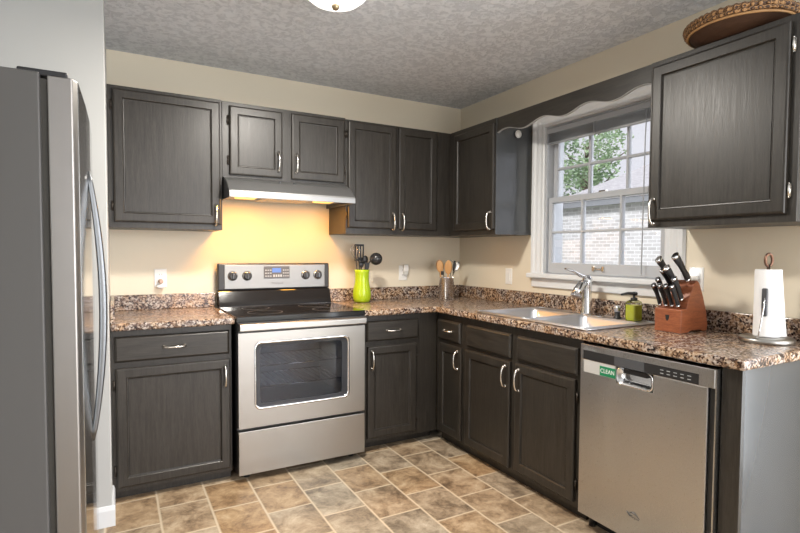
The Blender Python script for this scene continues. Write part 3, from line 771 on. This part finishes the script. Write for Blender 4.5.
# ================================================================== FRIDGE
f = thing('refrigerator', (-2.95, -1.61, 0), 'tall refrigerator with grey side and stainless door in the left alcove', 'refrigerator')
fy0, fy1 = -2.07, -1.16
MB().box(-3.36, -2.655, fy0, fy1, .03, 1.692).build('case', FRSIDE, f, .004)
MB().box(-2.655, -2.640, fy0+.012, fy1-.012, .06, 1.680).build('gasket', GASKET, f)
def fdoor(z0, z1):
    b = MB(); P = [(-2.640, fy0), (-2.590, fy0), (-2.580, fy0+.02), (-2.574, fy0+.25), (-2.572, (fy0+fy1)/2), (-2.574, fy1-.25), (-2.580, fy1-.02), (-2.590, fy1), (-2.640, fy1)]
    b.prism(P, z0, z1, 2); return b
fd = fdoor(.055, 1.686).build('fridge_door', FRST, f, .003)
b = MB(); P = [(-2.580, fy0+.02), (-2.574, fy0+.25), (-2.572, (fy0+fy1)/2), (-2.574, fy1-.25), (-2.580, fy1-.02)]
b.prism(P + [(x+.0012, y) for x, y in P[::-1]], .058, 1.683, 2); b.build('door_face', mat('polished_steel', (.62, .62, .61), .10, 1.0), fd)
b = MB()
pts = []
for i in range(25):
    a = i/24; z = 1.508-(1.508-.70)*a
    pts.append((-2.573+.033*math.sin(math.pi*a)**.85, -1.75, z))
b.tube(pts, [.0055+.0055*math.sin(math.pi*i/24)**.6 for i in range(25)], 12, .8, (0, 1, 0)); b.build('door_handle', mat('grey_steel_handle', (.17, .175, .18), .36, 1.0), fd)
MB().box(-2.70, -2.60, fy0+.012, fy0+.06, 1.686, 1.702).build('hinge_cover', BLACKM, f, .004)
for x in (-3.3, -2.70):
    for y in (fy0+.05, fy1-.05): MB().cyl((x, y, 0), (x, y, .03), .02, n=10).build('foot', BLACKM, f)

# ================================================================== CEILING LAMP
lx, ly = -1.65, -1.392
l = thing('ceiling_lamp', (lx, ly, H), 'frosted white dome ceiling lamp with a small brass finial', 'ceiling lamp')
MB().lathe([(.135, -.001), (.135, -.018), (.11, -.022)], (lx, ly, H)).build('base_plate', NICKEL, l)
MB().lathe([(.148, -.020), (.147, -.035), (.134, -.062), (.106, -.085), (.07, -.100), (.02, -.106), (.004, -.107)], (lx, ly, H), n=40).build('glass_dome', LAMPG, l)
MB().lathe([(.016, -.105), (.018, -.110), (.013, -.122), (.004, -.127)], (lx, ly, H)).build('finial', mat('brushed_brass', (.45, .35, .22), .35, 1), l)
light('ceiling_bulb', 'AREA', (lx, ly, H-.132), 46, (1, .94, .85), (lx, ly, 0), shape='DISK', size=.26)

# ================================================================== OUTLETS
def outlet(T, u, z, label, kind, group='wall outlets and switches'):
    root = thing('wall_outlet' if kind != 'switch' else 'light_switch', T((u, 0, z)), label, 'outlet' if kind != 'switch' else 'switch', group)
    q = lambda i, w_: ring(u-.036, u+.036, z-.058, z+.058, i, w_)
    MB(T).loops([q(0, .0005), q(0, .003), q(.004, .006)]).build('cover_plate', PLW, root)
    if kind == 'switch':
        MB(T).box(u-.016, u+.016, .006, .009, z-.033, z+.033).build('rocker', PLW, root, .002)
    else:
        for dz in (-.020, .020):
            s_ = MB(T); s_.prism(rrect(u-.0165, u+.0165, z+dz-.014, z+dz+.014, .010), .006, .0075, 1) 
            s_ = s_.build('socket', PLW, root)
            k = MB(T); k.box(u-.008, u-.006, .0075, .0079, z+dz-.002, z+dz+.007); k.box(u+.006, u+.008, .0075, .0079, z+dz-.002, z+dz+.007); k.build('slots', GAP, s_)
    return root
outlet(BKF, -2.262, 1.104, 'white double outlet on the back wall left of the range', 'outlet')
outlet(BKF, -.540, 1.112, 'white outlet on the back wall between the lime vase and the utensil crock', 'outlet')
outlet(RTF, .628, 1.102, 'white rocker light switch on the wall left of the window', 'switch')
outlet(RTF, 2.030, 1.150, 'white outlet on the wall behind the knife block, right of the window', 'outlet')
a = thing('air_freshener', (-2.262, -.0075, 1.07), 'small pinkish plug-in air freshener in the outlet left of the range', 'air freshener')
MB(BKF).lathe([(.013, .008), (.015, .02), (.014, .035), (.008, .042)], (-2.262, 0, 1.085), (0, 1, 0), 16).build('warmer', mat('pinkish_plastic', (.52, .36, .28), .35), a)
MB(BKF).ball((-2.262, .026, 1.052), .026, (1.0, .65, .5)).build('base', PLW, a)
a = thing('night_light', (-.525, -.0075, 1.13), 'white plug-in night light in the outlet beside the utensil crock', 'night light')
MB(BKF).box(-.545, -.505, .008, .034, 1.122, 1.178).build('body', PLW, a, .005)
MB(BKF).box(-.543, -.507, .010, .030, 1.100, 1.122).build('sensor_face', mat('translucent_shade', (.62, .62, .58), .4), a, .003)
a = thing('night_light', (-.0075, -2.028, 1.17), 'glowing white plug-in night light behind the knife block', 'night light')
MB(RTF).box(2.010, 2.046, .008, .030, 1.148, 1.168).build('body', PLW, a, .004)
MB(RTF).ball((2.028, .022, 1.185), .018, (1, .8, 1.1)).build('bulb', NLIGHT, a)

# ================================================================== LIME VASE AND ITS UTENSILS
vx, vy = -.958, -.150
v_ = MB(); v_.lathe([(.045, .0006), (.058, .006), (.064, .03), (.066, .065), (.061, .10), (.053, .14), (.050, .175), (.052, .215), (.056, .235),
                     (.052, .235), (.048, .214), (.046, .175), (.048, .14), (.055, .10), (.060, .065), (.058, .03), (.04, .012), (.002, .011)], (vx, vy, CT), n=36)
tag(v_.build('lime_vase', LIME, None, at=(vx, vy, CT)), 'lime green glazed vase on the counter right of the range', 'vase')
VG = 'black utensils in the lime vase'
def tool(name, label, cat, grp, foot, tip, r_, m, hm=None):
    o = thing(name, foot, label, cat, grp)
    MB().tube([foot, tuple((a+b_)/2 for a, b_ in zip(foot, tip)), tip], [r_*1.1, r_, r_*.8], 8).build('shaft', hm or m, o)
    return o
zf = CT+.013
def pt(foot, tip, k): return Vector(foot)+(Vector(tip)-Vector(foot))*k
# slotted spatula
def lean(cx_, cy_, ang, r0, r1, h1):
    c_, s_ = math.cos(R(ang)), math.sin(R(ang))
    return (cx_+r0*c_, cy_+r0*s_, zf), (cx_+r1*c_, cy_+r1*s_, zf+h1)
ft_, tp_ = lean(vx, vy, 95, .020, .045, .30)
o = tool('slotted_spatula', 'black slotted spatula standing tallest in the lime vase', 'kitchen utensil', VG, ft_, tp_, .006, BLACKM)
b = MB(); T_ = lambda p: (p[0], tp_[1]+p[1], p[2]); b.T = T_
b.grid([vx-.038, vx-.027, vx-.017, vx-.006, vx+.004, vx+.015, vx+.025, vx+.036], [zf+.285, zf+.31, zf+.39, zf+.405],
       lambda x, z: not (zf+.31 < z < zf+.39 and any(a < x < a+.010 for a in (vx-.0272, vx-.0062, vx+.0148))), -.002, .002, axis=1)
b.build('blade', BLACKM, o, .001)
ft_, tp_ = lean(vx, vy, -25, .020, .044, .262)
o = tool('ladle', 'round black ladle leaning right in the lime vase', 'kitchen utensil', VG, ft_, tp_, .006, BLACKM)
b = MB(); cc = Vector((vx+.094, vy-.038, zf+.300))
prof = [(.046*math.sin(R(a)), -.046*math.cos(R(a))) for a in (2, 15, 30, 45, 60, 75, 90)] + [(.043*math.sin(R(a)), -.043*math.cos(R(a))) for a in (90, 75, 60, 45, 30, 15, 2)]
b.lathe(prof, cc, (.35, .75, .25), 22); b.tube([tp_, (vx+.058, vy-.024, zf+.285)], .005, 8); b.build('bowl', mat('dark_nylon', (.03, .03, .032), .22), o)
ft_, tp_ = lean(vx, vy, 186, .020, .048, .29)
o = tool('wire_whisk', 'thin wire whisk leaning left in the lime vase', 'kitchen utensil', VG, ft_, tp_, .006, BLACKM)
b = MB(); D = (Vector(tp_)-Vector(ft_)).normalized(); X = D.orthogonal().normalized(); Y = D.cross(X); st = Vector(tp_)
for k in range(4):
    A_ = X*math.cos(k*math.pi/4)+Y*math.sin(k*math.pi/4)
    b.tube([st + D*(.105*math.sin(math.pi*i/16)) + A_*(.036*math.sin(2*math.pi*i/16)) for i in range(17)], .0012, 5)
b.build('wire_loops', CHROME, o)
ft_, tp_ = lean(vx, vy, 238, .020, .043, .245)
o = tool('pasta_server', 'black toothed pasta server low in front of the lime vase bunch', 'kitchen utensil', VG, ft_, tp_, .006, BLACKM)
b = MB(); b.ball((tp_[0]-.002, tp_[1]-.004, zf+.262), .021, (1, .45, 1.25))
for k in range(5): b.cyl((tp_[0]-.018+.009*k, tp_[1]-.010, zf+.268), (tp_[0]-.022+.011*k, tp_[1]-.024, zf+.290), .0035, .002, 6)
b.build('head', BLACKM, o)
ft_, tp_ = lean(vx, vy, 32, .020, .044, .26)
o = tool('serving_spoon', 'black serving spoon behind the ladle in the lime vase', 'kitchen utensil', VG, ft_, tp_, .006, BLACKM)
b = MB(); b.ball((tp_[0], tp_[1], zf+.29), .028, (.75, .3, 1.2)); b.build('bowl', BLACKM, o)
ft_, tp_ = lean(vx, vy, 296, .020, .043, .235)
o = tool('solid_turner', 'short black solid turner at the front rim of the lime vase', 'kitchen utensil', VG, ft_, tp_, .006, BLACKM)
b = MB(); x_, y_ = tp_[0], tp_[1]-.004
b.loops([[(x_-.012, y, zf+.228), (x_+.016, y, zf+.228), (x_+.022, y, zf+.272), (x_-.015, y, zf+.275)] for y in (y_-.0015, y_+.0015)]); b.build('blade', BLACKM, o, .001)

# ================================================================== STEEL CROCK AND ITS UTENSILS
kx, ky = -.265, -.205
b = MB(); b.lathe([(.056, .0006), (.058, .003), (.058, .166), (.0595, .169), (.058, .170), (.0565, .166), (.0565, .006), (.002, .005)], (kx, ky, CT), n=40)
tag(b.build('utensil_crock', steel_mat('crock_steel', (.72, .72, .73), .24, (22, 22, 1.2), .02), None, at=(kx, ky, CT)), 'brushed steel utensil crock standing in the counter corner', 'utensil holder')
CG = 'utensils in the steel crock'; zf = CT+.008
def spoon(name, label, foot, tip, r_, m, bw, bl, tilt=0):
    o = tool(name, label, 'kitchen utensil', CG, foot, tip, r_, m)
    D = (Vector(tip)-Vector(foot)).normalized(); S = Vector((math.cos(R(29)), -math.sin(R(29)), 0)); S = (S-D*S.dot(D)).normalized(); N = D.cross(S)
    c0 = Vector(tip)+D*bl*.42
    mb = MB(); n_ = 12
    L = []
    for i in range(n_+1):
        h = -math.cos(math.pi*i/n_); q = max(.02, math.sin(math.pi*i/n_))
        L.append([tuple(c0+D*bl*.5*h+S*bw*.5*q*math.cos(2*math.pi*k/14)+N*.006*q*math.sin(2*math.pi*k/14)) for k in range(14)])
    mb.loops(L, True, True, True, True).build('bowl', m, o)
    return o
spoon('wooden_spoon', 'pale wooden spoon leaning left in the steel crock', *lean(kx, ky, 172, .040, .052, .205), .006, WOODL, .056, .095)
spoon('wooden_paddle', 'broad wooden paddle at the front middle of the steel crock', *lean(kx, ky, 250, .030, .053, .195), .0065, WOODL, .058, .11)
spoon('dark_wooden_spoon', 'dark brown wooden spoon behind the pale spoon in the steel crock', *lean(kx, ky, 128, .030, .056, .22), .006, WOODD, .05, .085)
spoon('steel_spoon', 'long steel spoon leaning far right in the steel crock', *lean(kx, ky, -12, -.028, .072, .215), .004, NICKEL, .044, .08)
f0, f1 = lean(kx, ky, 318, .030, .056, .225)
o = tool('black_handled_turner', 'black-handled steel turner leaning right in the steel crock', 'kitchen utensil', CG, f0, f1, .0045, NICKEL)
D = (Vector(f1)-Vector(f0)).normalized()
b = MB(); b.tube([Vector(f1)-D*.01, Vector(f1)+D*.03, Vector(f1)+D*.065], [.007, .009, .008], 8); b.build('grip', BLACKM, o)
f0, f1 = lean(kx, ky, 20, .030, .055, .215)
o = tool('wire_masher', 'thin wire tool leaning right at the back of the steel crock', 'kitchen utensil', CG, f0, f1, .004, NICKEL)
v_ = Vector(f1); b = MB(); b.tube([v_+Vector(q) for q in ((-.004, 0, -.005), (-.018, .012, .045), (.004, .016, .08), (.034, .006, .058), (.005, .001, -.004))], .003, 6); b.build('wire_head', NICKEL, o)
f0, f1 = lean(kx, ky, 212, .030, .053, .185)
o = tool('steel_tongs', 'short black-tipped steel tongs low between the two pale wooden tools in the crock', 'kitchen utensil', CG, f0, f1, .0045, NICKEL)
b = MB(); b.box(f1[0]-.022, f1[0]+.002, f1[1]-.006, f1[1]+.006, f1[2]-.004, f1[2]+.026); b.build('tip', BLACKM, o, .004)

# ================================================================== KNIFE BLOCK
by0, by1 = -2.135, -2.004
k = thing('knife_block', (-.19, -2.07, CT), 'reddish wooden knife block on the counter under the window edge', 'knife block')
P = [(-.281, CT+.0006), (-.281, 1.020), (-.238, 1.024), (-.226, 1.062), (-.205, 1.105), (-.180, 1.142), (-.165, 1.152), (-.146, 1.140), (-.112, 1.070), (-.086, 1.0), (-.074, .940), (-.080, CT+.0006), (-.115, CT+.0006), (-.130, .921), (-.205, .921), (-.220, CT+.0006)]
b = MB(); b.loops([[(x, y, z) for x, z in P] for y in (by0, by1)]); b.build('wood_body', BLOCK, k, .003)
MB().loops([[(-.2815, y, z) for y, z in ((-2.079, .992), (-2.059, .992), (-2.062, .972), (-2.069, .964), (-2.076, .972))], [(-.283, y, z) for y, z in ((-2.079, .992), (-2.059, .992), (-2.062, .972), (-2.069, .964), (-2.076, .972))]]).build('emblem', GAP, k)
KG = 'knives in the wooden block'
def knife(name, label, base, dirv, L, wd):
    """handle sticking out of the block; the blade is inside the slot"""
    o = thing(name, base, label, 'knife', KG)
    D = Vector(dirv).normalized(); Yv = Vector((0, 1, 0)); N = D.cross(Yv).normalized(); base = Vector(base)
    mb = MB(); Ls = []
    for t_, sc, bend in ((.0, .82, 0), (.12, .95, 0), (.35, .85, -.002), (.6, .95, -.003), (.85, 1.12, -.001), (.97, 1.05, .003), (1.0, .7, .004)):
        c_ = base+D*L*t_+N*bend
        Ls.append([tuple(c_+N*wd*sc*.9*math.cos(2*math.pi*i/12)+Yv*wd*sc*.55*math.sin(2*math.pi*i/12)) for i in range(12)])
    mb.loops(Ls, True, True, True, True); h_ = mb.build('handle', BLACKM, o)
    mb = MB(); c0 = base+D*L*.99
    Ls = [[tuple(c0+D*e+N*wd*q*math.cos(2*math.pi*i/12)+Yv*wd*.62*q*math.sin(2*math.pi*i/12)) for i in range(12)] for e, q in ((-.012, 1.07), (-.002, 1.1), (.002, .8))]
    mb.loops(Ls, True, True, True, True).build('end_cap', CHROME, h_)
    mb = MB(); Ls = [[tuple(base+D*e+N*wd*q*math.cos(2*math.pi*i/12)+Yv*wd*.6*q*math.sin(2*math.pi*i/12)) for i in range(12)] for e, q in ((-.004, .8), (.010, .88))]
    mb.loops(Ls, True, True, True, True).build('bolster', CHROME, h_)
    return o
for i, (y, w_) in enumerate(((-2.020, 'leftmost'), (-2.050, 'second from the left'), (-2.080, 'third from the left'), (-2.110, 'rightmost'))):
    knife('steak_knife', 'black-handled steak knife in the front row of the block, %s' % w_, (-.262, y, 1.0335), (-.50, .0, .86), .115, .0145)
knife('paring_knife', 'small black-handled knife just above the steak knives, left side of block', (-.2385, -2.028, 1.064), (-.54, .0, .84), .115, .015)
knife('utility_knife', 'black-handled knife just above the steak knives, right side of block', (-.2385, -2.110, 1.064), (-.54, .0, .84), .122, .0165)
knife('boning_knife', 'black-handled knife in the middle row of the block, left', (-.2215, -2.054, 1.1035), (-.64, .0, .77), .130, .0175)
knife('bread_knife', 'black-handled knife in the middle row of the block, right', (-.2205, -2.084, 1.1055), (-.68, 0, .73), .150, .0185)
knife('carving_knife', 'black-handled knife in the top row of the block, left', (-.198, -2.030, 1.146), (-.70, .0, .71), .150, .0195)
knife('chef_knife', 'large black-handled knife topmost at the right of the block', (-.192, -2.110, 1.155), (-.69, 0, .72), .158, .0205)

# ================================================================== PAPER TOWEL
px, py = -.155, -2.428
hold = thing('paper_towel_holder', (px, py, CT), 'brushed steel paper towel holder with side arm at the counter end', 'paper towel holder')
MB().lathe([(.098, .0006), (.100, .003), (.100, .016), (.094, .021), (.012, .023)], (px, py, CT), n=48).build('base', STEEL, hold)
b = MB(); b.cyl((px, py, CT+.02), (px, py, CT+.318), .007); b.build('post', NICKEL, hold)
b = MB(); cz = CT+.338
b.tube([(px+.0, py, CT+.312)]+[(px+.015*math.sin(R(a)), py-.006*math.sin(R(a)), cz-.026*math.cos(R(a))) for a in range(10, 360, 25)]+[(px, py, CT+.314)], .006, 8); b.build('loop_finial', mat('copper_brown', (.20, .11, .075), .3, .8), hold)
ax, ay = px-.062, py-.010
b = MB(); b.tube([(px-.088, py-.012, CT+.021), (px-.080, py-.014, CT+.06), (px-.064, py-.018, CT+.15), (px-.056, py-.018, CT+.2)], .003, 8)
arm = b.build('tension_arm', CHROME, hold)
b = MB(); b.prism(rrect(py-.016-.010, py-.016+.010, CT+.110, CT+.225, .006), px-.060, px-.049, 0); b.build('arm_pad', DGREY, arm, .002)
b = MB(); b.lathe([(.020, .024), (.047, .024), (.048, .03), (.0475, .296), (.046, .300), (.020, .300), (.0195, .29), (.0195, .03), (.020, .024)], (px, py, CT), n=40, caps=False)
# loose sheet end
b.loops([[(px+.030, py-.0385, CT+.024), (px+.055, py-.050, CT+.024), (px+.055, py-.049, CT+.024), (px+.030, py-.0375, CT+.024)], [(px+.030, py-.0385, CT+.299), (px+.044, py-.028, CT+.299), (px+.044, py-.027, CT+.299), (px+.030, py-.0375, CT+.299)]])
tag(b.build('paper_towel_roll', PAPER, None, at=(px, py, CT+.024)), 'white paper towel roll standing on the steel holder', 'paper towel')

# ================================================================== WICKER BASKET ON THE CABINET
cc = Vector((-.223, -2.323, ZT))
w_ = thing('wicker_basket', tuple(cc), 'round shallow brown wicker basket with braided rim lying on top of the right wall cabinet', 'basket')
MB().lathe([(.10, .001), (.125, .004), (.165, .022), (.193, .042), (.197, .044), (.190, .052), (.160, .030), (.12, .012), (.002, .010)], cc, n=56).build('woven_bowl', WICKD, w_)
def hoop(name, rad, z, r_, m, twist=0, tk=0):
    n = 192 if twist else 96; rows = []; mb = MB()
    for i in range(n):
        q = 2*math.pi*i/n; out = Vector((math.cos(q), math.sin(q), 0)); rr = r_*(1+tk*math.sin(twist*q))
        o = cc+out*(rad+(tk*r_*math.cos(twist*q)))+Vector((0, 0, z))
        rows.append([tuple(o+out*rr*math.cos(2*math.pi*k/10)+Vector((0, 0, rr*math.sin(2*math.pi*k/10)))) for k in range(10)])
    mb.loops(rows+[rows[0]], False, False, True, True)
    bmesh.ops.remove_doubles(mb.bm, verts=mb.bm.verts, dist=1e-5)
    return mb.build(name, m, w_)
TAN = mat('tan_rattan', (.40, .22, .09), .5)
hoop('rim_braid', .2005, .069, .0105, WICK, 48, .22)
hoop('rim_braid', .1985, .054, .0085, WICK, 48, .22)
hoop('lower_hoop', .193, .041, .0052, TAN)
MB().tube([(cc.x-.10, cc.y-.178, ZT+.075), (cc.x-.09, cc.y-.165, ZT+.105), (cc.x-.04, cc.y-.15, ZT+.128), (cc.x+.02, cc.y-.15, ZT+.128), (cc.x+.07, cc.y-.165, ZT+.105), (cc.x+.085, cc.y-.178, ZT+.075)], .006, 8).build('handle', TAN, w_)
